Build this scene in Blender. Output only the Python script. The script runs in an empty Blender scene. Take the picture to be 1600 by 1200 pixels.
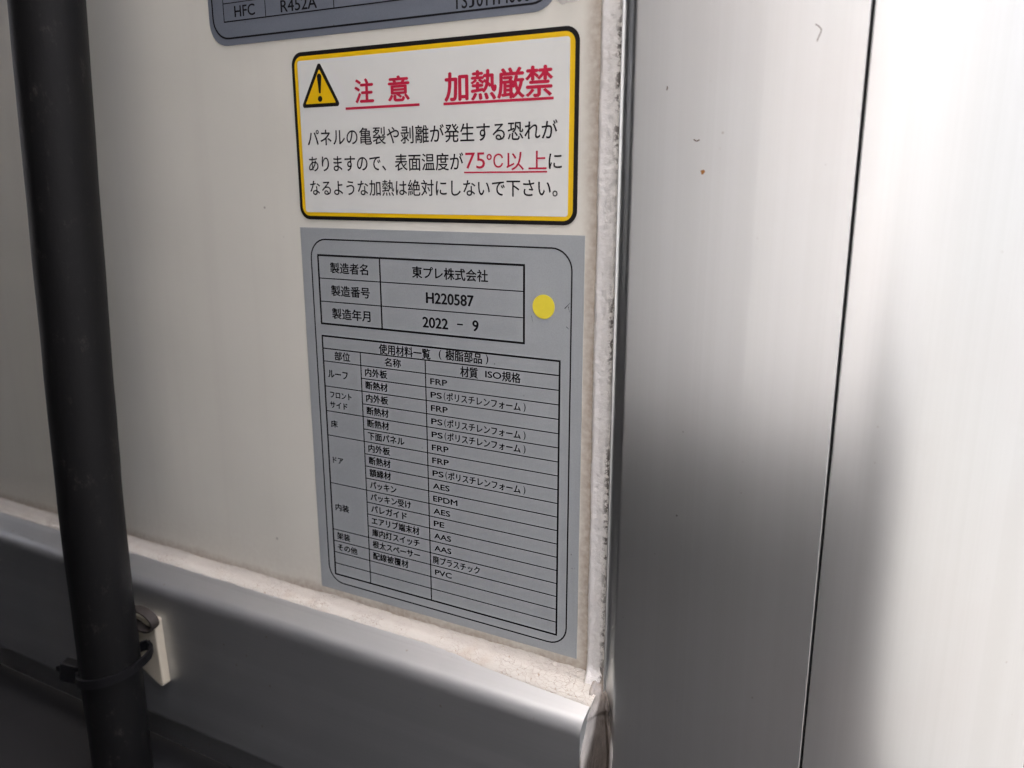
import bpy, bmesh, math, random
from mathutils import Vector, Matrix, noise

random.seed(7)
scene = bpy.context.scene
COL = scene.collection
Z0 = 1.25                       # height of the origin of the drawing (top of the grey plate) above the road, metres


def W(x, y, z):                 # millimetres on the panel -> world metres
    return Vector((x / 1000.0, y / 1000.0, Z0 + z / 1000.0))


# ------------------------------------------------------------------ camera
cam_d = bpy.data.cameras.new('camera')
cam = bpy.data.objects.new('camera', cam_d)
COL.objects.link(cam)
right = Vector((0.88086, 0.47337, -0.00112))
down = Vector((0.11070, -0.20829, -0.97178))
fwd = Vector((-0.46024, 0.85588, -0.23588))
m = Matrix.Identity(4)
for i, v in enumerate((right, -down, -fwd)):
    for j in range(3):
        m[j][i] = v[j]
m.translation = W(225.51, -246.14, 15.80)
cam.matrix_world = m
cam_d.sensor_width = 36.0
cam_d.lens = 1280.39 / 1600.0 * 36.0
cam_d.clip_start = 0.01
cam_d.clip_end = 200.0
cam_d.dof.use_dof = True
cam_d.dof.focus_distance = 0.285
cam_d.dof.aperture_fstop = 13.0
scene.camera = cam

# ------------------------------------------------------------------ world, sun, exposure
SUN_EL, SUN_AZ = math.radians(66), math.radians(-150)      # azimuth measured from -y (behind the camera) towards +x
world = bpy.data.worlds.new('World')
scene.world = world
world.use_nodes = True
nt = world.node_tree
sky = nt.nodes.new('ShaderNodeTexSky')
sky.sky_type = 'NISHITA'
sky.sun_disc = False
sky.sun_elevation = SUN_EL
sdir = Vector((math.sin(SUN_AZ) * math.cos(SUN_EL), -math.cos(SUN_AZ) * math.cos(SUN_EL), math.sin(SUN_EL)))
sky.sun_rotation = math.atan2(sdir.x, sdir.y)
sky.air_density = 0.35
sky.dust_density = 10.0
sky.ozone_density = 0.0
bg = nt.nodes['Background']
nt.links.new(sky.outputs[0], bg.inputs[0])
bg.inputs[1].default_value = 0.15
sun_d = bpy.data.lights.new('sun', 'SUN')
sun_d.energy = 0.6
sun_d.angle = math.radians(12)
sun_d.color = (1.0, 0.95, 0.87)
sun = bpy.data.objects.new('sun', sun_d)
COL.objects.link(sun)
sun.rotation_euler = sdir.to_track_quat('Z', 'Y').to_euler()
scene.view_settings.view_transform = 'Standard'
scene.view_settings.look = 'None'
scene.view_settings.exposure = 4.25
scene.view_settings.gamma = 1.0
scene.view_settings.use_curve_mapping = False


# ------------------------------------------------------------------ materials
class NB:
    """small node builder"""
    def __init__(self, name):
        self.m = bpy.data.materials.new(name)
        self.m.use_nodes = True
        self.t = self.m.node_tree
        self.b = self.t.nodes['Principled BSDF']

    def n(self, kind, **kw):
        nd = self.t.nodes.new(kind)
        for k, v in kw.items():
            setattr(nd, k, v)
        return nd

    def link(self, a, b):
        self.t.links.new(a, b)

    def val(self, sock, v):
        if hasattr(v, 'links'):
            self.link(v, sock)
        else:
            sock.default_value = v

    def pos(self):
        if not hasattr(self, '_pos'):
            self._pos = self.n('ShaderNodeNewGeometry').outputs['Position']
        return self._pos

    def mapped(self, scale):
        mp = self.n('ShaderNodeMapping')
        mp.inputs['Scale'].default_value = scale
        self.link(self.pos(), mp.inputs[0])
        return mp.outputs[0]

    def noise(self, scale, detail=3.0, rough=0.55, vec=None, dist=0.0):
        nd = self.n('ShaderNodeTexNoise')
        nd.inputs['Scale'].default_value = scale
        nd.inputs['Detail'].default_value = detail
        nd.inputs['Roughness'].default_value = rough
        nd.inputs['Distortion'].default_value = dist
        self.link(vec if vec is not None else self.pos(), nd.inputs['Vector'])
        return nd.outputs[0]

    def voro(self, scale, feature='F1', vec=None, rnd=1.0, out=0):
        nd = self.n('ShaderNodeTexVoronoi', feature=feature)
        nd.inputs['Scale'].default_value = scale
        nd.inputs['Randomness'].default_value = rnd
        self.link(vec if vec is not None else self.pos(), nd.inputs['Vector'])
        return nd.outputs[out]

    def math(self, op, a, b=0.0, c=None, clamp=False):
        nd = self.n('ShaderNodeMath', operation=op)
        nd.use_clamp = clamp
        self.val(nd.inputs[0], a)
        self.val(nd.inputs[1], b)
        if c is not None:
            self.val(nd.inputs[2], c)
        return nd.outputs[0]

    def ramp(self, v, a, b, lo=0.0, hi=1.0, smooth=True):
        nd = self.n('ShaderNodeMapRange')
        nd.interpolation_type = 'SMOOTHSTEP' if smooth else 'LINEAR'
        self.val(nd.inputs[0], v)
        nd.inputs[1].default_value = a
        nd.inputs[2].default_value = b
        nd.inputs[3].default_value = lo
        nd.inputs[4].default_value = hi
        return nd.outputs[0]

    def mix(self, f, a, b):
        nd = self.n('ShaderNodeMix', data_type='RGBA')
        self.val(nd.inputs[0], f)
        for s, v in ((nd.inputs[6], a), (nd.inputs[7], b)):
            if hasattr(v, 'links'):
                self.link(v, s)
            else:
                s.default_value = (*v, 1.0)
        return nd.outputs[2]

    def xyz(self):
        if not hasattr(self, '_xyz'):
            s = self.n('ShaderNodeSeparateXYZ')
            self.link(self.pos(), s.inputs[0])
            self._xyz = s.outputs
        return self._xyz

    def base(self, v):
        if hasattr(v, 'links'):
            self.link(v, self.b.inputs['Base Color'])
        else:
            self.b.inputs['Base Color'].default_value = (*v, 1.0)

    def set(self, **kw):
        for k, v in kw.items():
            self.val(self.b.inputs[k.replace('_', ' ')], v)

    def bump(self, h, dist, strength=1.0, prev=None):
        nd = self.n('ShaderNodeBump')
        nd.inputs['Strength'].default_value = strength
        nd.inputs['Distance'].default_value = dist
        self.link(h, nd.inputs['Height'])
        if prev is not None:
            self.link(prev, nd.inputs['Normal'])
        self.link(nd.outputs[0], self.b.inputs['Normal'])
        return nd.outputs[0]


def zmm(z):
    return Z0 + z / 1000.0


M = {}


def mat_plain(name, col, rough=0.5, metal=0.0, spec=0.5, vary=0.06, scale=300.0, bump=0.0):
    k = NB(name)
    f = k.noise(scale, 4.0)
    k.base(k.mix(f, tuple(c * (1 - vary) for c in col), tuple(min(1, c * (1 + vary)) for c in col)))
    k.set(Roughness=rough, Metallic=metal, Specular_IOR_Level=spec)
    if bump:
        k.bump(k.noise(scale * 3, 4.0), bump)
    M[name] = k.m
    return k


# white gel-coated panel with dirt gathered along its sealed edges
k = NB('gel_coat')
x, y, z = k.xyz()
col = k.mix(k.noise(9.0, 5.0), (0.675, 0.66, 0.575), (0.735, 0.72, 0.64))
streak = k.noise(1.0, 3.0, vec=k.mapped((70.0, 70.0, 2.5)))
col = k.mix(k.ramp(streak, 0.45, 0.75, 0, 0.12), col, (0.50, 0.46, 0.41))
nz = k.noise(55.0, 4.0)
fine = k.noise(420.0, 4.0)
edge_z = k.math('ADD', z, k.math('MULTIPLY', k.math('SUBTRACT', nz, 0.5), 0.005))
dz = k.ramp(edge_z, zmm(-149.0), zmm(-156.0))
dz2 = k.ramp(edge_z, zmm(-120.0), zmm(-157.0), 0, 0.25)
edge_x = k.math('ADD', x, k.math('MULTIPLY', k.math('SUBTRACT', nz, 0.5), 0.004))
dx = k.ramp(edge_x, 0.1165, 0.1238)
dx2 = k.ramp(edge_x, 0.085, 0.1240, 0, 0.06)
dirt = k.math('MAXIMUM', k.math('MAXIMUM', dz, dz2), k.math('MAXIMUM', dx, dx2))
dirt = k.math('MULTIPLY', dirt, k.ramp(fine, 0.2, 0.7, 0.45, 0.9))
col = k.mix(dirt, col, (0.37, 0.30, 0.235))
v = k.voro(60.0, out=0)
spk = k.ramp(v, 0.035, 0.055, 1, 0)
spk = k.math('MULTIPLY', spk, k.ramp(k.noise(25.0, 2.0), 0.5, 0.62))
col = k.mix(k.math('MULTIPLY', spk, 0.6), col, (0.16, 0.13, 0.10))
k.base(col)
k.set(Roughness=k.ramp(k.noise(40.0, 3.0), 0.3, 0.7, 0.34, 0.46), Specular_IOR_Level=0.4)
b1 = k.bump(k.noise(16.0, 2.0), 0.0012)
k.bump(k.noise(900.0, 2.0), 0.00004, prev=b1)
M['gel_coat'] = k.m


def aluminium(name, base_lo, base_hi, rlo, rhi, axis, dust):
    """anodised extrusion: drawing lines run along one axis"""
    k = NB(name)
    sc = {'z': (1.0, 1.0, 0.0008), 'x': (0.0008, 1.0, 1.0)}[axis]
    l1 = k.noise(900.0, 4.0, 0.7, vec=k.mapped(sc))
    l2 = k.noise(110.0, 3.0, 0.6, vec=k.mapped(sc))
    l3 = k.noise(3000.0, 2.0, 0.6, vec=k.mapped(tuple(0.003 if c < 0.1 else c for c in sc)))
    f = k.math('ADD', k.math('MULTIPLY', l1, 0.4), k.math('MULTIPLY', l2, 0.6))
    col = k.mix(k.ramp(f, 0.32, 0.68), base_lo, base_hi)
    blot = k.noise(14.0, 4.0)
    col = k.mix(k.ramp(blot, 0.45, 0.7, 0, 0.18), col, (0.70, 0.66, 0.64))
    # dust specks and small tan smears
    def specks(scale, keep, r0, r1):
        nd = k.n('ShaderNodeTexVoronoi')
        nd.inputs['Scale'].default_value = scale
        k.link(k.pos(), nd.inputs['Vector'])
        sep = k.n('ShaderNodeSeparateXYZ')
        k.link(nd.outputs['Color'], sep.inputs[0])
        return k.math('MULTIPLY', k.ramp(nd.outputs['Distance'], r0, r1, 1, 0), k.math('GREATER_THAN', sep.outputs[0], keep))
    spk = specks(150.0, 0.74, 0.03, 0.12) if axis == 'x' else k.math('MULTIPLY', specks(250.0, 0.80, 0.04, 0.13), k.ramp(k.noise(33.0, 4.0, 0.7), 0.48, 0.62))
    spk2 = k.math('MULTIPLY', specks(140.0, 0.86, 0.02, 0.065), k.ramp(k.noise(24.0, 4.0, 0.7), 0.47, 0.60))
    d = k.math('MULTIPLY', spk, dust)
    col = k.mix(d, col, (0.33, 0.275, 0.22))
    col = k.mix(k.math('MULTIPLY', spk2, 0.75), col, (0.10, 0.08, 0.07))
    k.base(col)
    solid = k.math('MAXIMUM', d, spk2)
    k.set(Metallic=k.math('SUBTRACT', 1.0, k.math('MULTIPLY', solid, 0.9)),
          Roughness=k.math('ADD', k.ramp(f, 0.3, 0.7, rlo, rhi), k.math('MULTIPLY', solid, 0.3)))
    k.bump(k.noise(90.0, 2.0), 0.000006)
    M[name] = k.m


aluminium('anodised_post', (0.735, 0.755, 0.745), (0.77, 0.79, 0.785), 0.29, 0.305, 'z', 0.4)
aluminium('anodised_rail', (0.47, 0.485, 0.487), (0.52, 0.535, 0.537), 0.50, 0.54, 'x', 0.7)


def sealant(name, base, crack_scale, crack_amt, stretch, spots):
    k = NB(name)
    x, y, z = k.xyz()
    warp = k.n('ShaderNodeVectorMath', operation='ADD')
    nv = k.n('ShaderNodeTexNoise')
    nv.inputs['Scale'].default_value = 260.0
    k.link(k.pos(), nv.inputs['Vector'])
    sc = k.n('ShaderNodeVectorMath', operation='SCALE')
    k.link(nv.outputs['Color'], sc.inputs[0])
    sc.inputs['Scale'].default_value = 0.004
    k.link(sc.outputs[0], warp.inputs[0])
    k.link(k.pos(), warp.inputs[1])
    mp = k.n('ShaderNodeMapping')
    mp.inputs['Scale'].default_value = stretch
    k.link(warp.outputs[0], mp.inputs[0])
    vd = k.voro(crack_scale, 'DISTANCE_TO_EDGE', vec=mp.outputs[0])
    crack = k.ramp(vd, 0.006, 0.032, 1, 0)
    patch = k.ramp(k.noise(70.0, 3.0), 0.36, 0.56)
    crack = k.math('MULTIPLY', crack, patch)
    col = k.mix(k.noise(120.0, 4.0), tuple(c * 0.86 for c in base), base)
    grime = k.ramp(k.noise(75.0, 5.0, 0.65), 0.50, 0.72, 0, 0.55 if spots == 'low' else 0.14)
    col = k.mix(grime, col, (0.44, 0.37, 0.30))
    col = k.mix(k.math('MULTIPLY', crack, crack_amt), col, (0.30, 0.22, 0.15))
    if spots == 'edge':        # black grime that collects on the side next to the post
        e = k.ramp(x, 0.1288, 0.1305)
        g = k.math('MULTIPLY', e, k.ramp(k.noise(430.0, 4.0, 0.7), 0.47, 0.56))
        g = k.math('MULTIPLY', g, k.ramp(k.noise(22.0, 2.0), 0.40, 0.55, 0.25, 1.0))
        col = k.mix(k.math('MULTIPLY', g, 0.85), col, (0.085, 0.07, 0.06))
    if spots == 'low':         # grey, smeared film where the bead thins out on the panel
        wob = k.math('MULTIPLY', k.math('SUBTRACT', k.noise(60.0, 3.0), 0.5), 0.004)
        e = k.ramp(k.math('ADD', y, wob), -0.0048, -0.0022)
        col = k.mix(k.math('MULTIPLY', e, 0.7), col, (0.40, 0.37, 0.325))
    k.base(col)
    k.set(Roughness=0.5, Specular_IOR_Level=0.4)
    b = k.bump(k.noise(700.0, 3.0, 0.6), 0.00032 if spots == 'edge' else 0.0002)
    k.bump(k.math('SUBTRACT', 1.0, crack), 0.00003 if spots == 'edge' else 0.00012, prev=b)
    M[name] = k.m


sealant('sealant_ledge', (0.56, 0.535, 0.475), 680.0, 0.85, (0.5, 1.0, 1.0), 'low')
sealant('sealant_vertical', (0.84, 0.825, 0.785), 900.0, 0.04, (1.0, 1.0, 0.8), 'edge')

k = NB('sealant_grimy')
f = k.noise(130.0, 5.0, 0.7, vec=k.mapped((1, 1, 0.4)))
col = k.mix(k.ramp(f, 0.3, 0.7), (0.022, 0.017, 0.013), (0.07, 0.057, 0.046))
x, y, z = k.xyz()
rim = k.math('MAXIMUM', k.ramp(x, 0.1322, 0.1313), k.ramp(x, 0.1361, 0.1372))
col = k.mix(k.math('MULTIPLY', rim, 0.75), col, (0.33, 0.315, 0.29))
top = k.ramp(z, zmm(-165.0), zmm(-154.0), 0, 0.75)
col = k.mix(k.math('MULTIPLY', top, k.ramp(k.noise(300.0, 4.0), 0.35, 0.6)), col, (0.33, 0.285, 0.235))
k.base(col)
k.set(Roughness=0.42, Specular_IOR_Level=0.4)
b = k.bump(k.noise(1.0, 3.0, vec=k.mapped((700.0, 700.0, 150.0))), 0.0004)
k.bump(k.noise(800.0, 3.0), 0.00015, prev=b)
M['sealant_grimy'] = k.m


def plate_mat(name, lo, hi, rough, metal):
    k = NB(name)
    f = k.noise(38.0, 5.0, 0.6)
    col = k.mix(f, lo, hi)
    g = k.noise(2600.0, 2.0)
    col = k.mix(k.ramp(g, 0.3, 0.7, 0, 0.16), col, tuple(c * 0.6 for c in lo))
    v = k.voro(170.0)
    s = k.math('MULTIPLY', k.ramp(v, 0.03, 0.055, 1, 0), k.ramp(k.noise(30.0), 0.50, 0.58))
    col = k.mix(k.math('MULTIPLY', s, 0.6), col, (0.13, 0.11, 0.10))
    v = k.voro(140.0)
    k.base(col)
    k.set(Roughness=rough, Metallic=metal, Specular_IOR_Level=0.5)
    b = k.bump(k.noise(1500.0, 2.0), 0.00001)
    k.bump(k.noise(45.0, 2.0), 0.0004, prev=b)
    M[name] = k.m


plate_mat('silver_film', (0.40, 0.43, 0.437), (0.445, 0.475, 0.482), 0.42, 0.25)
plate_mat('blue_grey_film', (0.20, 0.225, 0.265), (0.24, 0.265, 0.31), 0.40, 0.35)
mat_plain('sticker_white', (0.70, 0.71, 0.665), 0.38, vary=0.03, scale=60)
mat_plain('sticker_yellow', (0.80, 0.50, 0.004), 0.38, vary=0.05, scale=60)
mat_plain('sticker_black', (0.010, 0.009, 0.009), 0.40, 0.0, 0.3, vary=0.2)
mat_plain('ink_black', (0.009, 0.009, 0.011), 0.5, 0.0, 0.2, vary=0.25)
mat_plain('ink_red', (0.52, 0.012, 0.050), 0.42, vary=0.06)
mat_plain('dot_yellow', (0.80, 0.67, 0.05), 0.40, vary=0.04, scale=500)
mat_plain('dark_gap', (0.012, 0.011, 0.011), 0.8)
mat_plain('lint', (0.09, 0.055, 0.035), 0.9)
mat_plain('rust', (0.30, 0.125, 0.022), 0.8, vary=0.4, scale=1500)

k = NB('black_rubber')
f = k.noise(25.0, 5.0, 0.6, vec=k.mapped((1, 1, 0.25)))
col = k.mix(f, (0.004, 0.004, 0.0042), (0.0075, 0.0075, 0.0078))
d = k.ramp(k.noise(150.0, 6.0, 0.8, vec=k.mapped((1, 1, 0.6))), 0.56, 0.76, 0, 0.22)
col = k.mix(d, col, (0.15, 0.138, 0.122))
k.base(col)
k.set(Roughness=k.ramp(f, 0.3, 0.7, 0.5, 0.6), Specular_IOR_Level=0.22)
k.bump(k.noise(1200.0, 3.0), 0.00006)
M['black_rubber'] = k.m

mat_plain('black_nylon', (0.007, 0.007, 0.008), 0.42, 0.0, 0.3, vary=0.3, scale=200, bump=0.00004)
mat_plain('dusty_nylon', (0.026, 0.020, 0.016), 0.7, vary=0.5, scale=260, bump=0.0001)
k = mat_plain('cream_plastic', (0.50, 0.455, 0.355), 0.45, vary=0.08, scale=120)

mat_plain('cab_paint', (0.53, 0.53, 0.522), 0.5, vary=0.04, scale=3)
mat_plain('dark_render', (0.088, 0.094, 0.102), 0.8, vary=0.2, scale=2)
mat_plain('concrete', (0.12, 0.13, 0.14), 0.8, vary=0.15, scale=2)
mat_plain('floor_black', (0.024, 0.024, 0.0245), 0.9, 0.0, 0.15, vary=0.3, scale=12)
mat_plain('chassis_black', (0.026, 0.026, 0.027), 0.85, 0.0, 0.2, vary=0.3, scale=12)
k = NB('asphalt')
k.base(k.mix(k.noise(3.0, 6.0, 0.7), (0.020, 0.0215, 0.0235), (0.036, 0.0385, 0.042)))
k.set(Roughness=0.9)
k.bump(k.noise(160.0, 4.0), 0.004)
M['asphalt'] = k.m


# ------------------------------------------------------------------ geometry helpers
def link(o, parent=None):
    COL.objects.link(o)
    if parent is not None:
        o.parent = parent


def thing(name, label, cat, at, group=None):
    o = bpy.data.objects.new(name, None)
    o.empty_display_size = 0.02
    o.location = W(*at)
    o['label'] = label
    o['category'] = cat
    if group:
        o['group'] = group
    COL.objects.link(o)
    o['_o'] = 0
    del o['_o']
    return o


def origin(parent):
    v = Vector((0, 0, 0))
    while parent is not None:
        v = v + parent.location
        parent = parent.parent
    return v


def make(name, verts, faces, mat, parent=None, smooth=False, sharp=None):
    """verts in panel millimetres"""
    org = origin(parent)
    me = bpy.data.meshes.new(name)
    me.from_pydata([W(*v) - org for v in verts], [], faces)
    me.materials.append(M[mat])
    bm = bmesh.new()
    bm.from_mesh(me)
    bmesh.ops.recalc_face_normals(bm, faces=bm.faces)
    bm.to_mesh(me)
    bm.free()
    if smooth:
        for p in me.polygons:
            p.use_smooth = True
        if sharp:
            me.set_sharp_from_angle(angle=math.radians(sharp))
    o = bpy.data.objects.new(name, me)
    link(o, parent)
    return o


def facing(o, d=(0, -1, 0)):
    """turn the faces of a flat, open sheet towards d"""
    d = Vector(d)
    me = o.data
    if sum((p.normal.dot(d) * p.area) for p in me.polygons) < 0:
        me.flip_normals()
    return o


def box_vf(x0, x1, y0, y1, z0, z1):
    v = [(x0, y0, z0), (x1, y0, z0), (x1, y1, z0), (x0, y1, z0), (x0, y0, z1), (x1, y0, z1), (x1, y1, z1), (x0, y1, z1)]
    f = [(0, 3, 2, 1), (4, 5, 6, 7), (0, 1, 5, 4), (1, 2, 6, 5), (2, 3, 7, 6), (3, 0, 4, 7)]
    return v, f


def sweep_closed(prof, axis, a0, a1):
    """closed profile extruded along 'x' or 'z' with caps"""
    n = len(prof)
    if axis == 'z':
        v = [(p[0], p[1], a) for a in (a0, a1) for p in prof]
    else:
        v = [(a, p[0], p[1]) for a in (a0, a1) for p in prof]
    f = [(i, (i + 1) % n, n + (i + 1) % n, n + i) for i in range(n)]
    f += [tuple(range(n)), tuple(range(2 * n - 1, n - 1, -1))]
    return v, f


def arc(cx, cy, r, a0, a1, n):
    return [(cx + r * math.cos(math.radians(a0 + (a1 - a0) * i / n)), cy + r * math.sin(math.radians(a0 + (a1 - a0) * i / n))) for i in range(n + 1)]


def rrect(x0, x1, z0, z1, r, n=8):
    p = []
    for cx, cz, a in ((x1 - r, z1 - r, 0), (x0 + r, z1 - r, 90), (x0 + r, z0 + r, 180), (x1 - r, z0 + r, 270)):
        p += arc(cx, cz, r, a, a + 90, n)
    return p


def slab(name, outline, y_front, thick, mat, parent):
    """flat shape in the panel plane with a real edge; outline is (x, z) points"""
    n = len(outline)
    v = [(p[0], y_front, p[1]) for p in outline] + [(p[0], y_front + thick, p[1]) for p in outline]
    f = [tuple(range(n)), tuple(range(2 * n - 1, n - 1, -1))]
    f += [(i, (i + 1) % n, n + (i + 1) % n, n + i) for i in range(n)]
    return make(name, v, f, mat, parent)


class Ink:
    """printed strokes collected in one flat mesh"""
    def __init__(self):
        self.v, self.f = [], []

    def quad(self, x0, x1, z0, z1, y):
        b = len(self.v)
        self.v += [(x0, y, z0), (x1, y, z0), (x1, y, z1), (x0, y, z1)]
        self.f.append((b, b + 1, b + 2, b + 3))

    def h(self, x0, x1, z, w, y):
        self.quad(x0, x1, z - w / 2, z + w / 2, y)

    def vline(self, x, z0, z1, w, y):
        self.quad(x - w / 2, x + w / 2, z0, z1, y)

    def ring(self, outer, inner, y):
        b = len(self.v)
        n = len(outer)
        self.v += [(p[0], y, p[1]) for p in outer] + [(p[0], y, p[1]) for p in inner]
        for i in range(n):
            j = (i + 1) % n
            self.f.append((b + i, b + j, b + n + j, b + n + i))

    def build(self, name, mat, parent):
        return facing(make(name, self.v, self.f, mat, parent))


def text_mesh(body, bold):
    c = bpy.data.curves.new('t', 'FONT')
    c.body = body
    c.resolution_u = 4
    o = bpy.data.objects.new('t', c)
    COL.objects.link(o)
    dg = bpy.context.evaluated_depsgraph_get()
    me = bpy.data.meshes.new_from_object(o.evaluated_get(dg))
    bpy.data.objects.remove(o)
    bpy.data.curves.remove(c)
    return me


def text(name, pieces, y, mat, parent):
    """pieces: (string, x0, x1, mode, z, h, bold). mode 'cjk': z is the middle of the character cell and h the
    height of a kanji; mode 'cap': z is the baseline and h the height of the piece's outline"""
    V, F = [], []
    for body, x0, x1, mode, z, h, bold in pieces:
        me = text_mesh(body, bold)
        xs = [v.co.x for v in me.vertices]
        ys = [v.co.y for v in me.vertices]
        sx = (x1 - x0) / (max(xs) - min(xs))
        if mode == 'cjk':
            sz = h / 0.93
            zb = z - 0.385 * sz
        else:
            sz = h / (max(ys) - min(ys))
            zb = z - min(ys) * sz
        d = bold * sz
        # heavier strokes: the same outline overprinted a hair to each side
        offs = [(0, 0)] if d == 0 else [(-d, 0), (d, 0), (0, -d * 0.7), (0, d * 0.7)]
        for q, (ox, oz) in enumerate(offs):
            b = len(V)
            V += [(x0 + (v.co.x - min(xs)) * sx + ox, y - 0.006 * q, zb + v.co.y * sz + oz) for v in me.vertices]
            F += [tuple(b + i for i in p.vertices) for p in me.polygons]
        bpy.data.meshes.remove(me)
    return facing(make(name, V, F, mat, parent))


def fbm(x, y, z, s, o=4):
    return noise.fractal(Vector((x * s, y * s, z * s)), 1.0, 2.0, o)


# ------------------------------------------------------------------ ground, the cab across the gap and added unseen light shapers
gv = [(-30000, -30000, -Z0 * 1000), (30000, -30000, -Z0 * 1000), (30000, 30000, -Z0 * 1000), (-30000, 30000, -Z0 * 1000)]
g = facing(make('ground', gv, [(0, 1, 2, 3)], 'asphalt'), (0, 0, 1))
g['kind'] = 'structure'

yw = thing('added_yard_wall', 'pale concrete yard wall with a darker return beside the truck, unseen, added to dim reflections', 'wall', (2500, 0, -1250))  # walls added out of view, hiding the bright horizon from the metal's reflections
v, f = box_vf(3500, 3700, -14000, 14000, -1260, 2600)
v2, f2 = box_vf(-6000, 3498, -4200, -4000, -1260, 6000)
make('added_wall_face', v, f, 'concrete', yw)
make('added_wall_return', v2, f2, 'dark_render', yw)

cu = thing('added_cooling_unit', 'grey cooling unit over the gap, unseen, added to block sky light', 'cooling unit', (-800, -300, 620))
v, f = box_vf(-1900, -130, -292, -1, 480, 1500)  # unseen box added to cut sky light on the left of the panel
make('added_unit_shell', v, f, 'cab_paint', cu)

CABY = -310
cab = thing('truck_cab', 'pale rear wall of the driver cab standing across the gap from the box', 'truck cab', (-800, -1400, -1250))
v, f = sweep_closed(rrect(-1960, 250, -2400, CABY, 10), 'z', -250, 1350)
make('cab_shell', v, f, 'cab_paint', cab, True, 35)
v, f = box_vf(-1900, 370, -2300, CABY + 6, -400, -140)  # unseen dark block, raised and widened for the dark reflection in the post
make('added_dark_skirt', v, f, 'chassis_black', cab)
v, f = box_vf(-1860, 300, -2300, 60, -1000, -264)
v2, f2 = box_vf(-1860, 150, 150, 4200, -1000, -300)
make('chassis', v + v2, f + [tuple(i + 8 for i in q) for q in f2], 'floor_black', cab)

v, f = sweep_closed(rrect(-900, -15, CABY + 1, -205, 30), 'z', -150, 1300)  # added out of view to soak up bounce light deep in the gap
make('added_air_duct', v, f, 'chassis_black', cab, True, 35)

# ------------------------------------------------------------------ the insulated box of the truck
box = thing('truck_box', 'white insulated truck box wall framed by bare aluminium corner post and bottom rail', 'truck body', (0, 0, -260))

v, f = box_vf(-1960, 131.15, 0, 70, -200, 1750)
make('wall_panel', v, f, 'gel_coat', box)

# bottom rail: sloping shelf, rolled nose, upright face
prof = [(0.5, -157.6), (-7.6, -159.2), (-8.6, -159.6), (-9.7, -160.4), (-10.2, -160.62)]
nose = arc(-13.53, -168.92, 6.6, 112, 180, 14)
prof += nose + [(-20.13, -233.0)] + arc(-17.6, -233.0, 2.53, 180, 270, 5) + [(-6, -235.53), (-6, -262), (0.5, -262)]
v, f = sweep_closed(prof, 'x', -1960, 130.2)
make('bottom_rail', v, f, 'anodised_rail', box, True, 30)

# corner post: lip, hollow flank, flat face with a slight break
T4 = math.radians(1.3)
fx0, fx1, fx2 = 136.0, 174.6, 199.55
yf = -6.4
ys = yf + (fx2 - fx1) * math.tan(T4)
prof = [(131.2, 0.5), (131.2, -1.2), (132.2, -4.4)] + arc(132.65, -5.0, 0.3, 180, 320, 6) + [(133.0, -4.75), (133.5, -4.85), (134.2, -5.08), (135.0, -5.42), (135.8, -5.83), (136.4, -6.12), (136.8, -6.28), (137.3, -6.37), (137.9, yf), (fx1 - 1.0, yf), (fx1, yf + 0.012), (fx1 + 1.0, yf + 0.06), (fx2 - 0.12, ys), (fx2, ys + 0.12), (fx2, 20), (141, 20), (141, 0.5)]
v, f = sweep_closed(prof, 'z', -700, 1750)
post = make('corner_post', v, f, 'anodised_post', box, True, 28)
v, f = box_vf(fx2 + 0.003, fx2 + 0.797, ys + 3.4, 18, -700, 1750)
make('seam', v, f, 'dark_gap', post)

# rounded outer cover
cx0, cx1 = fx2 + 0.8, 261.0
a0, a1 = math.radians(1.5), math.radians(48)
R = (cx1 - cx0 - 0.5) / (math.sin(a1) - math.sin(a0))
cov = [(cx0, ys + 12), (cx0, ys + 0.45)]
for i in range(25):
    a = a0 + (a1 - a0) * i / 24
    cov.append((cx0 + 0.4 + R * (math.sin(a) - math.sin(a0)), ys + 0.05 + R * (math.cos(a0) - math.cos(a))))
yl = cov[-1][1]
cov += [(cx1 + 0.6, yl + 1.5), (cx1 + 0.6, yl + 60), (cx0 + 10, yl + 60), (cx0 + 10, ys + 12)]
v, f = sweep_closed(cov, 'z', -700, 1750)
make('outer_cover', v, f, 'anodised_post', post, True, 30)
v, f = box_vf(cx1 - 8, cx1 - 0.5, yl + 62, 4200, -262, 1750)
make('side_panel', v, f, 'gel_coat', box)


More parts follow.
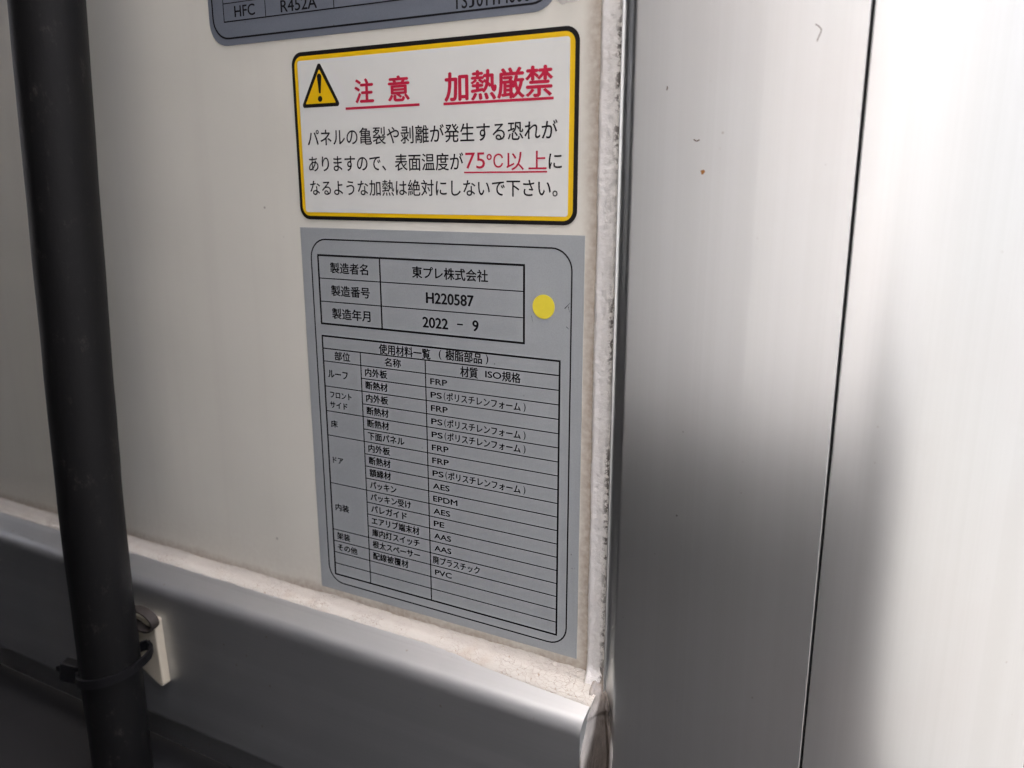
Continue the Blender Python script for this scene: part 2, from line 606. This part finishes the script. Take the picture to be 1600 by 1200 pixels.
# sealant along the shelf
def ledge():
    V, F = [], []
    prof = [(-0.02, -155.2), (-0.25, -155.5), (-0.5, -155.8), (-1.0, -156.2), (-1.9, -156.6), (-3.0, -157.0), (-4.4, -157.5), (-5.8, -157.95), (-7.1, -158.5), (-8.1, -159.3), (-8.5, -160.3), (-7.6, -160.6)]
    xs = [-1960 + 8 * i for i in range(int((1960 - 280) / 8))]
    xx = xs[-1] + 0.8
    while xx < 130.6:
        xs.append(xx)
        xx += 0.8
    xs.append(130.6)
    for X in xs:
        wav = 0.8 * fbm(X, 3, 0, 0.035, 3) + 0.4 * fbm(X, 9, 0, 0.22, 3)
        lift = max(0.0, (X - 60) / 68.0)
        for i, (yy, zz) in enumerate(prof):
            k = max(0.0, 1 - i / 4.0)
            dz = -0.3 + wav * k
            dy = 0.0 if i == 0 else (0.16 * fbm(X, zz * 1.7, 5, 0.30, 4) + 0.10 * fbm(X, zz * 2.0, 7, 1.1, 3))
            dd = 0.20 * fbm(X, zz * 2, 15, 0.4, 3)
            fade = min(1.0, i / 3.0) * (0.35 if i > 8 else 1.0)
            V.append((X, yy + dy * fade - 3.6 * lift * min(1.0, i / 8.0) ** 1.5, zz + dz + dd * fade - 1.35 * lift * min(1.0, i / 8.0)))
    n = len(prof)
    for a in range(len(xs) - 1):
        for b in range(n - 1):
            F.append((a * n + b, (a + 1) * n + b, (a + 1) * n + b + 1, a * n + b + 1))
    return facing(make('sealant_bead', V, F, 'sealant_ledge', box, True), (0, -0.7, 0.7))


def upright():
    V, F = [], []
    prof = [(123.8, -0.02), (124.1, -0.5), (124.5, -1.05), (124.9, -1.35), (125.5, -1.45), (126.2, -1.4), (126.9, -1.45), (127.6, -1.6), (128.2, -1.75), (128.9, -1.9), (129.6, -1.95), (130.3, -1.8), (130.9, -1.3), (131.15, -0.3)]
    zs = []
    zz = -159.5
    while zz < 110:
        zs.append(zz)
        zz += 0.7
    while zz < 1750:
        zs.append(zz)
        zz += 20
    for Z in zs:
        wav = 0.35 * fbm(2, 4, Z, 0.05, 3)
        low = max(0.0, min(1.0, (-151.5 - Z) / 8.0))
        low = low * low * (3 - 2 * low)
        for i, (xx, yy) in enumerate(prof):
            fade = 0.0 if i == 0 else 1.0
            dy = 0.22 * fbm(xx * 1.5, 1, Z, 0.5, 4) + 0.12 * fbm(xx * 1.2, 1, Z, 1.6, 2)
            e = max(0, 1 - i / 4.0)
            V.append((xx + wav * e - 0.0 * low * e + 0.12 * fbm(xx, 8, Z, 0.8, 3), yy + dy * fade - 3.2 * low * fade * (1.0 if i > 2 else 0.5), Z))
    n = len(prof)
    for a in range(len(zs) - 1):
        for b in range(n - 1):
            F.append((a * n + b, a * n + b + 1, (a + 1) * n + b + 1, (a + 1) * n + b))
    return facing(make('sealant_bead', V, F, 'sealant_vertical', box, True))


def joint():
    """ragged sealant squeezed between the end of the rail and the post"""
    V, F = [], []
    up = [(127.5, -1.0), (128.4, -1.6), (129.3, -2.0), (130.2, -2.5), (130.9, -3.0), (131.2, -3.2), (131.4, -3.4), (131.6, -3.5)]
    m1 = [(128.3, -8.6), (129.2, -8.8), (130.2, -8.0), (131.2, -6.6), (132.0, -5.8), (132.8, -5.4), (133.6, -5.2), (134.4, -4.6)]
    mid = [(128.8, -15.2), (129.6, -15.4), (130.6, -13.6), (131.8, -10.0), (133.0, -7.6), (133.9, -6.8), (134.7, -6.8), (135.5, -5.2)]
    lowp = [(129.9, -20.4), (130.9, -21.0), (131.7, -19.8), (132.6, -12.5), (133.9, -8.4), (135.3, -7.2), (136.3, -7.7), (137.4, -6.0)]
    keys = [(-151.0, up), (-154.0, up), (-160.0, m1), (-165.0, mid), (-181.0, lowp), (-700.0, lowp)]
    zs = []
    zz = -151.0
    while zz > -260:
        zs.append(zz)
        zz -= 0.8
    zs += [-300, -450, -700]
    sub = 4
    for Z in zs:
        for (za, pa), (zb, pb) in zip(keys[:-1], keys[1:]):
            if za >= Z >= zb:
                t = (za - Z) / (za - zb)
                t = t * t * (3 - 2 * t)
                row = [(p[0] + (q[0] - p[0]) * t, p[1] + (q[1] - p[1]) * t) for p, q in zip(pa, pb)]
                break
        fine = []
        for i in range(len(row) - 1):
            for s in range(sub):
                t = s / sub
                fine.append((row[i][0] + (row[i + 1][0] - row[i][0]) * t, row[i][1] + (row[i + 1][1] - row[i][1]) * t))
        fine.append(row[-1])
        rough = max(0.22, 1.0 - max(0.0, (-165 - Z) / 10.0)) if Z < -150 else 0.35
        for i, (xx, yy) in enumerate(fine):
            d = rough * (0.6 * fbm(xx, 2, Z * 0.6, 0.35, 4) + 0.3 * fbm(xx, 6, Z * 0.4, 1.0, 3))
            V.append((xx + rough * 0.8 * fbm(4, 5, Z, 0.30, 3), yy + d, Z))
    n = (len(up) - 1) * sub + 1
    for a in range(len(zs) - 1):
        for b in range(n - 1):
            F.append((a * n + b, a * n + b + 1, (a + 1) * n + b + 1, (a + 1) * n + b))
    o = facing(make('joint_sealant', V, F, 'sealant_grimy', box, True))
    o['label'] = 'grimy brown sealant in the joint below the corner'
    return o


ledge()
upright()
joint()

# torn lump of sealant over the end of the upper label
V, F = [], []
nu, nv = 18, 26
for i in range(nu + 1):
    for j in range(nv + 1):
        u, w = i / nu, j / nv * 2 * math.pi
        rr = u * (1 + 0.22 * fbm(math.cos(w) * 9, math.sin(w) * 9, 3, 0.2, 3))
        X = 113.0 + 5.4 * rr * math.cos(w)
        Z = 75.0 + 5.6 * rr * math.sin(w)
        V.append((X, -0.05 - 0.9 * (1 - u ** 3) - 0.25 * fbm(X, 1, Z, 0.5, 4) * (1 - u), Z))
for i in range(nu):
    for j in range(nv):
        F.append((i * (nv + 1) + j, i * (nv + 1) + j + 1, (i + 1) * (nv + 1) + j + 1, (i + 1) * (nv + 1) + j))
facing(make('sealant_smear', V, F, 'sealant_vertical', box, True))

# rust spot on the post
rp = [(158.79 + (0.55 + 0.16 * math.sin(3 * a) + 0.1 * math.cos(5 * a)) * math.cos(a), 19.35 + (0.72 + 0.12 * math.sin(2 * a + 1)) * math.sin(a)) for a in [i * math.pi / 9 for i in range(18)]]
slab('rust_speck', rp, yf - 0.12, 0.14, 'rust', post)

# ------------------------------------------------------------------ warning sticker
SX0, SX1, SZ0, SZ1 = 0.75, 116.95, 3.1, 63.25
st = thing('warning_sticker', 'white warning sticker with yellow and black border and red Japanese heading, above the grey plate', 'sticker', (58, 0, SZ0))
sheet = slab('border', rrect(SX0, SX1, SZ0, SZ1, 4.6), -0.28, 0.26, 'sticker_black', st)
slab('border', rrect(SX0 + 1.35, SX1 - 1.45, SZ0 + 1.35, SZ1 - 1.45, 3.4), -0.34, 0.055, 'sticker_yellow', st)['label'] = 'yellow inner border'
slab('sticker_face', rrect(SX0 + 2.85, SX1 - 3.15, SZ0 + 2.75, SZ1 - 3.0, 1.0), -0.40, 0.055, 'sticker_white', st)
YI = -0.46


def rtri(pts, r, n=5):
    out = []
    P = [Vector(p) for p in pts]
    for i in range(3):
        a, b, c = P[i - 1], P[i], P[(i + 1) % 3]
        u, w = (a - b).normalized(), (c - b).normalized()
        half = u.angle(w) / 2
        ctr = b + (u + w).normalized() * (r / math.sin(half))
        p0, p1 = b + u * (r / math.tan(half)), b + w * (r / math.tan(half))
        s, e = p0 - ctr, p1 - ctr
        for q in range(n + 1):
            d = s.lerp(e, q / n)
            d.normalize()
            out.append(tuple(ctr + d * r))
    return out


tri = slab('warning_triangle', rtri([(13.85, 59.7), (4.5, 43.75), (23.1, 43.75)], 0.9), -0.46, 0.055, 'sticker_black', st)
slab('triangle_face', rtri([(13.85, 56.9), (6.7, 45.0), (21.0, 45.0)], 0.25), -0.52, 0.055, 'sticker_yellow', tri)
ex = [(12.75, 54.5)] + arc(13.8, 54.3, 1.05, 170, 10, 8)[1:-1] + [(14.85, 54.3), (14.15, 49.0)] + arc(13.75, 48.9, 0.42, 0, -180, 5)[1:-1] + [(13.3, 49.0)]
em = slab('exclamation_mark', ex, -0.57, 0.045, 'sticker_black', tri)
slab('exclamation_dot', arc(13.7, 46.6, 1.02, 0, 345, 23), -0.57, 0.045, 'sticker_black', tri)

text('heading_text', [('注', 29.9, 37.95, 'cjk', 48.35, 8.1, 0.030), ('意', 44.5, 53.3, 'cjk', 48.35, 8.3, 0.030)], YI, 'ink_red', st)
text('heading_text', [('加熱厳禁', 67.9, 107.9, 'cjk', 47.8, 9.2, 0.028)], YI, 'ink_red', st)
ink = Ink()
ink.h(25.25, 57.5, 42.7, 0.85, YI)
ink.build('underline', 'ink_red', st)
ink = Ink()
ink.h(67.2, 108.4, 42.45, 0.85, YI)
ink.build('underline', 'ink_red', st)
text('text_line', [('パネルの亀裂や剥離が発生する恐れが', 6.6, 109.85, 'cjk', 33.0, 6.0, 0.009)], YI, 'ink_black', st)
text('text_line', [('ありますので、表面温度が', 6.5, 74.7, 'cjk', 23.65, 5.8, 0.009)], YI, 'ink_black', st)
text('text_line', [('に', 106.9, 111.5, 'cjk', 23.35, 5.5, 0.009)], YI, 'ink_black', st)
text('temperature_text', [('75', 75.6, 83.2, 'cap', 21.2, 5.2, 0.004), ('℃', 83.9, 90.1, 'cjk', 23.8, 5.6, 0.006), ('以', 91.4, 97.9, 'cjk', 23.6, 6.0, 0.006), ('上', 99.6, 106.1, 'cjk', 23.6, 6.2, 0.006)], YI, 'ink_red', st)
ink = Ink()
ink.h(75.0, 106.35, 19.98, 0.5, YI)
ink.build('underline', 'ink_red', st)
text('text_line', [('なるような加熱は絶対にしないで下さい。', 6.5, 110.1, 'cjk', 14.9, 5.6, 0.009)], YI, 'ink_black', st)

# ------------------------------------------------------------------ grey maker's plate
pl = thing('maker_plate', 'large grey plate with black ruled tables of Japanese text, just above the bottom rail', 'name plate', (60, 0, -152))
slab('plate', [(0.05, 0.0), (119.95, 0.0), (119.85, -152.05), (0.05, -152.05)], -0.30, 0.28, 'silver_film', pl)
YP = -0.36
ink = Ink()
ink.ring(rrect(4.62, 115.85, -148.5, -4.05, 7.6), rrect(5.13, 115.34, -147.99, -4.56, 7.15), YP)
ink.build('border_line', 'ink_black', pl)

# upper table
ink = Ink()
x0, x1, xm = 8.25, 98.0, 37.75
z0, z1 = -37.0, -10.35
for Z in (z0, z1):
    ink.h(x0 - 0.33, x1 + 0.33, Z, 0.74, YP)
for X in (x0, x1):
    ink.vline(X, z0 + 0.33, z1 - 0.33, 0.74, YP)
ink.vline(xm, z0 + 0.33, z1 - 0.33, 0.6, YP - 0.004)
for Z in (-19.2, -28.2):
    ink.h(x0 + 0.33, xm - 0.3, Z, 0.34, YP)
    ink.h(xm + 0.3, x1 - 0.33, Z, 0.34, YP)
t1 = ink.build('table_grid', 'ink_black', pl)
B = 0.021
text('cell_text', [('製造者名', 14.1, 32.1, 'cjk', -14.95, 4.1, B)], YP, 'ink_black', t1)
text('cell_text', [('製造番号', 14.0, 32.55, 'cjk', -23.7, 4.1, B)], YP, 'ink_black', t1)
text('cell_text', [('製造年月', 13.9, 32.35, 'cjk', -32.6, 4.2, B)], YP, 'ink_black', t1)
text('cell_text', [('東プレ株式会社', 52.3, 83.9, 'cjk', -14.75, 4.2, B)], YP, 'ink_black', t1)
text('cell_text', [('H220587', 58.15, 78.0, 'cap', -25.7, 3.85, 0.03)], YP, 'ink_black', t1)
text('cell_text', [('2022', 56.35, 67.15, 'cap', -34.7, 3.8, 0.03), ('-', 71.1, 73.5, 'cap', -32.75, 0.5, 0.0), ('9', 77.6, 79.85, 'cap', -34.4, 3.8, 0.03)], YP, 'ink_black', t1)

# lower table
ink = Ink()
x0, x1, xa, xb = 8.15, 111.65, 26.75, 56.9
zt, zb = -41.95, -144.55
ztit, zhead = -46.95, -52.1
pitch = (zb - zhead) / 18.0
rows = [zhead + pitch * i for i in range(19)]
for Z in (zb, zt):
    ink.h(x0 - 0.3, x1 + 0.3, Z, 0.66, YP)
for X in (x0, x1):
    ink.vline(X, zb + 0.29, zt - 0.29, 0.66, YP)
ink.h(x0 + 0.3, x1 - 0.3, ztit, 0.42, YP)
for X in (xa, xb):
    ink.vline(X, zb + 0.29, ztit - 0.21, 0.42, YP - 0.004)
for i in range(0, 18):
    lo = x0 + 0.3 if i in (0, 2, 4, 6, 10, 14, 15, 16, 17) else xa + 0.17
    ink.h(lo, x1 - 0.3, rows[i], 0.33, YP - 0.008)
t2 = ink.build('table_grid', 'ink_black', pl)


def mid(i, j=None):
    j = i if j is None else j
    return (rows[i - 1] + rows[j]) / 2


text('cell_text', [('使用材料一覧', 35.9, 59.25, 'cjk', -44.6, 3.9, B), ('(', 63.0, 64.1, 'cap', -46.2, 3.7, 0.0), ('樹脂部品', 65.95, 81.15, 'cjk', -44.1, 3.8, B), (')', 82.7, 83.8, 'cap', -46.0, 3.7, 0.0)], YP, 'ink_black', t2)
text('cell_text', [('部位', 13.95, 21.55, 'cjk', -49.5, 3.5, B)], YP, 'ink_black', t2)
text('cell_text', [('名称', 38.3, 45.8, 'cjk', -49.5, 3.3, B)], YP, 'ink_black', t2)
text('cell_text', [('材質', 72.15, 79.4, 'cjk', -49.6, 3.9, B), ('ISO', 82.6, 89.0, 'cap', -50.7, 2.3, 0.02), ('規格', 89.4, 96.7, 'cjk', -49.5, 3.6, B)], YP, 'ink_black', t2)
BN = 0.026
for t, a, b, xr, h in (('ルーフ', 1, 2, 19.95, 3.6), ('床', 5, 6, 13.6, 3.0), ('ドア', 7, 10, 15.4, 2.9), ('内装', 11, 14, 17.15, 3.1), ('架装', 15, 15, 16.9, 3.1), ('その他', 16, 16, 20.4, 3.0)):
    text('cell_text', [(t, 10.2, xr, 'cjk', mid(a, b) + (0.25 if t == 'ルーフ' else 0.0), h, BN)], YP, 'ink_black', t2)
text('cell_text', [('フロント', 10.6, 21.35, 'cjk', -65.55, 2.9, BN), ('サイド', 10.3, 19.0, 'cjk', -69.75, 2.9, BN)], YP, 'ink_black', t2)
names = ['内外板', '断熱材', '内外板', '断熱材', '断熱材', '下面パネル', '内外板', '断熱材', '額縁材', 'パッキン', 'パッキン受け', 'パレガイド', 'エアリブ端末材', '庫内灯スイッチ', '根太スペーサー', '配線被覆材']
width = {3: 10.4, 4: 12.8, 5: 17.4, 6: 19.6, 7: 23.2}
for i, t in enumerate(names, 1):
    text('cell_text', [(t, 28.75, 28.75 + width[len(t)], 'cjk', mid(i) + 0.15, 3.25, BN)], YP, 'ink_black', t2)
mats = ['FRP', 'PS', 'FRP', 'PS', 'PS', 'FRP', 'FRP', 'PS', 'AES', 'EPDM', 'AES', 'PE', 'AAS', 'AAS', '廃プラスチック', 'PVC']
lat = {'FRP': 7.3, 'AES': 7.4, 'EPDM': 10.8, 'PE': 4.7, 'AAS': 7.6, 'PVC': 7.6}
for i, t in enumerate(mats, 1):
    zc = mid(i)
    if t == 'PS':
        pcs = [('PS', 59.0, 63.85, 'cap', zc - 1.2, 2.2, 0.022), ('(', 64.75, 65.55, 'cap', zc - 1.75, 3.3, 0.0), ('ポリスチレンフォーム', 66.0, 96.7, 'cjk', zc - 0.05, 3.2, 0.022), (')', 97.9, 98.7, 'cap', zc - 1.75, 3.3, 0.0)]
    elif t in lat:
        pcs = [(t, 59.0, 59.0 + lat[t], 'cap', zc - 1.2, 2.2, 0.022)]
    else:
        pcs = [(t, 58.0, 79.3, 'cjk', zc, 3.3, 0.016)]
    text('cell_text', pcs, YP, 'ink_black', t2)

# pen scuffs on the plate
ink = Ink()
for (xa_, za_), (xb_, zb_), w in (((113.2, -24.0), (115.1, -22.0), 0.28), ((114.5, -23.2), (115.0, -25.2), 0.18), ((113.9, -30.0), (114.9, -30.9), 0.2), ((100.9, -27.2), (101.4, -29.5), 0.12)):
    d = (Vector((xb_, zb_)) - Vector((xa_, za_))).normalized()
    nx, nz_ = -d.y * w / 2, d.x * w / 2
    b_ = len(ink.v)
    ink.v += [(xa_ + nx, YP, za_ + nz_), (xa_ - nx, YP, za_ - nz_), (xb_ - nx * 0.3, YP, zb_ - nz_ * 0.3), (xb_ + nx * 0.3, YP, zb_ + nz_ * 0.3)]
    ink.f.append((b_, b_ + 1, b_ + 2, b_ + 3))
ink.build('scuff_mark', 'ink_black', pl)

dot = slab('dot_sticker', arc(105.45, -23.9, 4.1, 0, 352.5, 47), -0.52, 0.18, 'dot_yellow', None)
dot['label'] = 'small round yellow dot sticker on the right of the grey plate'
dot['category'] = 'sticker'

# ------------------------------------------------------------------ cut-off label at the top
tp = thing('refrigerant_label', 'dark blue-grey rounded label at the top edge, cut off by the frame', 'label', (35, 0, 68.2))
slab('label_sheet', rrect(-39.85, 109.6, 68.15, 150, 8.6), -0.28, 0.26, 'blue_grey_film', tp)
YT = -0.34
ink = Ink()
ink.ring(rrect(-38.0, 108.4, 70.35, 148, 7.8), rrect(-37.35, 107.75, 71.0, 147.4, 7.3), YT)
ink.build('border_line', 'ink_black', tp)
ink = Ink()
ink.h(-32.0, 104.0, 76.65, 0.42, YT)
ink.h(-32.0, 104.0, 83.1, 0.32, YT)
for X in (-31.85, -10.4, 22.05, 103.8):
    ink.vline(X, 76.83, 143.0, 0.34, YT - 0.004)
tg = ink.build('table_grid', 'ink_black', tp)
text('cell_text', [('HFC', -26.1, -15.7, 'cap', 77.95, 3.9, 0.012)], YT, 'ink_black', tg)
text('cell_text', [('R452A', -2.8, 14.3, 'cap', 77.5, 4.1, 0.012)], YT, 'ink_black', tg)
text('cell_text', [('2', 47.0, 49.8, 'cap', 78.1, 4.0, 0.01)], YT, 'ink_black', tg)
text('cell_text', [('TS', 71.6, 77.0, 'cap', 71.6, 4.6, 0.01), ('J', 77.7, 79.7, 'cap', 71.6, 4.6, 0.01), ('011M006', 80.6, 99.9, 'cap', 71.6, 4.6, 0.01)], YT, 'ink_black', tg)


# ------------------------------------------------------------------ black hose
def tube(name, pts, rad, mat, parent=None, seg=40, wob=0.0):
    V, F = [], []
    n = len(pts)
    P = [Vector(p) for p in pts]
    for i in range(n):
        t = (P[min(i + 1, n - 1)] - P[max(i - 1, 0)]).normalized()
        ref = Vector((0, 1, 0)) if abs(t.y) < 0.9 else Vector((1, 0, 0))
        u = t.cross(ref).normalized()
        w = t.cross(u).normalized()
        for s in range(seg):
            a = 2 * math.pi * s / seg
            r = rad(i / (n - 1)) if callable(rad) else rad
            r += wob * fbm(P[i].x + 20 * math.cos(a), 20 * math.sin(a), P[i].z, 0.03, 3)
            V.append(tuple(P[i] + (u * math.cos(a) + w * math.sin(a)) * r))
    for i in range(n - 1):
        for s in range(seg):
            F.append((i * seg + s, i * seg + (s + 1) % seg, (i + 1) * seg + (s + 1) % seg, (i + 1) * seg + s))
    F.append(tuple(range(seg)))
    F.append(tuple(range((n - 1) * seg, n * seg)))
    return make(name, V, F, mat, parent, True, 40)


HY = -45.0
HK = [(-520, -84.5), (-245, -85.6), (-118, -84.2), (0, -77.1), (81, -71.5), (200, -64.0), (420, -57.0)]


def hose_x(Z):
    if Z <= HK[0][0]:
        return HK[0][1]
    for q in range(len(HK) - 1):
        (za, xa_), (zb_, xb_) = HK[q], HK[q + 1]
        if za <= Z <= zb_:
            def tang(i):
                i0, i1 = max(0, i - 1), min(len(HK) - 1, i + 1)
                return (HK[i1][1] - HK[i0][1]) / (HK[i1][0] - HK[i0][0])
            t = (Z - za) / (zb_ - za)
            hgt = zb_ - za
            return ((2 * t ** 3 - 3 * t ** 2 + 1) * xa_ + (t ** 3 - 2 * t ** 2 + t) * hgt * tang(q) + (-2 * t ** 3 + 3 * t ** 2) * xb_ + (t ** 3 - t ** 2) * hgt * tang(q + 1))
    return HK[-1][1]


HR = 12.5
hose = tube('drain_hose', [(hose_x(Z), HY, Z) for Z in range(-520, 421, 4)], HR, 'black_rubber', None, 56, 0.25)
hose['label'] = 'thick matt black rubber hose running down in front of the white wall'
hose['category'] = 'hose'


# ------------------------------------------------------------------ cable tie, its mount and an old strap loop
def strap(name, pts, widths, thick, mat, parent, wdir):
    """flat band along pts; wdir(i) gives the width direction"""
    V, F = [], []
    n = len(pts)
    P = [Vector(p) for p in pts]
    for i in range(n):
        t = (P[min(i + 1, n - 1)] - P[max(i - 1, 0)]).normalized()
        w = Vector(wdir(i))
        w = (w - t * w.dot(t)).normalized()
        nn = t.cross(w).normalized()
        hw = (widths(i / (n - 1)) if callable(widths) else widths) / 2
        for a, b in ((-1, -1), (1, -1), (1, 1), (-1, 1)):
            V.append(tuple(P[i] + w * hw * a + nn * thick / 2 * b))
    for i in range(n - 1):
        for s in range(4):
            F.append((i * 4 + s, i * 4 + (s + 1) % 4, (i + 1) * 4 + (s + 1) % 4, (i + 1) * 4 + s))
    F.append((0, 1, 2, 3))
    F.append(tuple(range((n - 1) * 4, n * 4)))
    return make(name, V, F, mat, parent, True, 30)


TZ = -192.5
HX = hose_x(TZ)


def ring_pt(a, r):
    """a in degrees, 0 = +x, -90 = towards the viewer"""
    c, s = math.cos(math.radians(a)), math.sin(math.radians(a))
    return (HX + r * c, HY + r * s, TZ + 2.2 * c + 0.6 * s)


tie = thing('cable_tie', 'black cable tie strapped round the black hose, its square head sticking out on the left', 'cable tie', ring_pt(-90, HR))
pts = [ring_pt(a, HR + 0.95) for a in range(-152, 21, 4)]
ex_ = Vector(pts[-1])
pts += [tuple(ex_ + Vector((-0.3, 3.5, 0.6))), tuple(ex_ + Vector((-1.2, 7.0, 1.2))), tuple(ex_ + Vector((-4.0, 10.5, 1.6))), tuple(ex_ + Vector((-8.0, 12.0, 1.7)))]
back = [ring_pt(a, HR + 0.95) for a in range(150, 209, 6)]
strap('strap', pts, 4.0, 1.3, 'black_nylon', tie, lambda i: (0.0, 0.0, 1.0))
strap('strap', [tuple(ex_ + Vector((-8.0, 12.0, 1.7)))] + back, 4.6, 1.3, 'black_nylon', tie, lambda i: (0.0, 0.0, 1.0))
hp = Vector(ring_pt(-150, HR + 1.0))
v, f = box_vf(-8.2, 0.6, -2.8, 2.8, -4.6, 4.4)
rot = Matrix.Rotation(math.radians(22), 4, 'Z') @ Matrix.Rotation(math.radians(10), 4, 'Y')
v = [tuple(rot @ Vector(q) + hp) for q in v]
hd = make('head', v, f, 'black_nylon', tie)
bv = hd.modifiers.new('edge', 'BEVEL')
bv.width = 0.0006
bv.segments = 2
v, f = box_vf(-11.2, -8.0, -0.6, 0.6, -1.6, 0.6)
make('tail_stub', [tuple(rot @ Vector(q) + hp) for q in v], f, 'black_nylon', tie)

mt = thing('tie_mount', 'cream plastic stick-on tie mount on the dark rail beside the black hose', 'cable mount', (-88, -20, -216))
out = [(-106, -180.0), (-81.1, -178.6), (-80.6, -179.4), (-79.1, -211.0), (-79.6, -212.2), (-80.9, -212.6), (-97.0, -205.0), (-106, -202.0)]
pad = slab('pad', out, -24.6, 4.46, 'cream_plastic', mt)
bv = pad.modifiers.new('edge', 'BEVEL')
bv.width = 0.0006
bv.segments = 2
V = [(-105, -24.5, -185), (-93.2, -24.5, -185.4), (-92.4, -24.5, -203.5), (-105, -24.5, -203.5), (-105, -31.0, -187.5), (-96.2, -30.0, -188.0), (-95.6, -30.0, -200.5), (-105, -31.0, -200.5)]
F = [(0, 1, 2, 3), (4, 7, 6, 5), (0, 4, 5, 1), (1, 5, 6, 2), (2, 6, 7, 3), (3, 7, 4, 0)]
cr = make('cradle', V, F, 'cream_plastic', mt)
bv = cr.modifiers.new('edge', 'BEVEL')
bv.width = 0.0007
bv.segments = 2

lp = [(-103.0, -27.0, -180.0), (-98.0, -26.5, -177.0), (-93.9, -26.0, -175.2), (-89.5, -25.8, -174.3), (-85.5, -25.6, -174.4), (-82.0, -25.4, -175.7), (-79.6, -25.3, -177.8), (-79.3, -25.3, -180.4), (-81.5, -25.6, -182.6), (-85.5, -26.0, -183.2), (-90.0, -26.4, -182.0), (-95.0, -26.8, -180.8), (-100.0, -27.0, -180.2)]
fineP = []
for i in range(len(lp) - 1):
    a_, b_ = Vector(lp[max(i - 1, 0)]), Vector(lp[i])
    c_, d_ = Vector(lp[i + 1]), Vector(lp[min(i + 2, len(lp) - 1)])
    for s in range(4):
        t = s / 4
        fineP.append(tuple(0.5 * ((2 * b_) + (c_ - a_) * t + (2 * a_ - 5 * b_ + 4 * c_ - d_) * t * t + (-a_ + 3 * b_ - 3 * c_ + d_) * t ** 3)))
fineP.append(lp[-1])
lo = strap('strap_loop', fineP, 4.2, 1.1, 'dusty_nylon', None, lambda i: (0.0, 1.0, 0.25))
lo['label'] = 'dusty brown-black strap loop half hidden behind the hose, above the cream mount'
lo['category'] = 'strap'

# ------------------------------------------------------------------ lint stuck to the post
yl_ = lambda X: (yf if X < fx1 else yf + (X - fx1) * math.tan(T4)) - 0.12
for pts, r, lab in (([(186.5, 56.5), (187.4, 55.9), (188.05, 55.2), (188.0, 54.4), (187.6, 53.5), (187.2, 52.3)], 0.11, 'bent brown thread of lint near the top of the aluminium post'),
                    ([(155.75, 28.45), (156.2, 28.05), (156.7, 27.95), (157.4, 28.25)], 0.16, 'short dark curl of lint just above the orange rust speck'),
                    ([(147.25, 43.25), (147.3, 42.7), (147.1, 42.2)], 0.16, 'tiny dark fleck of lint highest on the left half of the post')):
    o = tube('lint_thread', [(p[0], yl_(p[0]), p[1]) for p in pts], r, 'lint', None, 8)
    o['label'] = lab
    o['category'] = 'lint'
    o['group'] = 'bits of lint on the aluminium post'
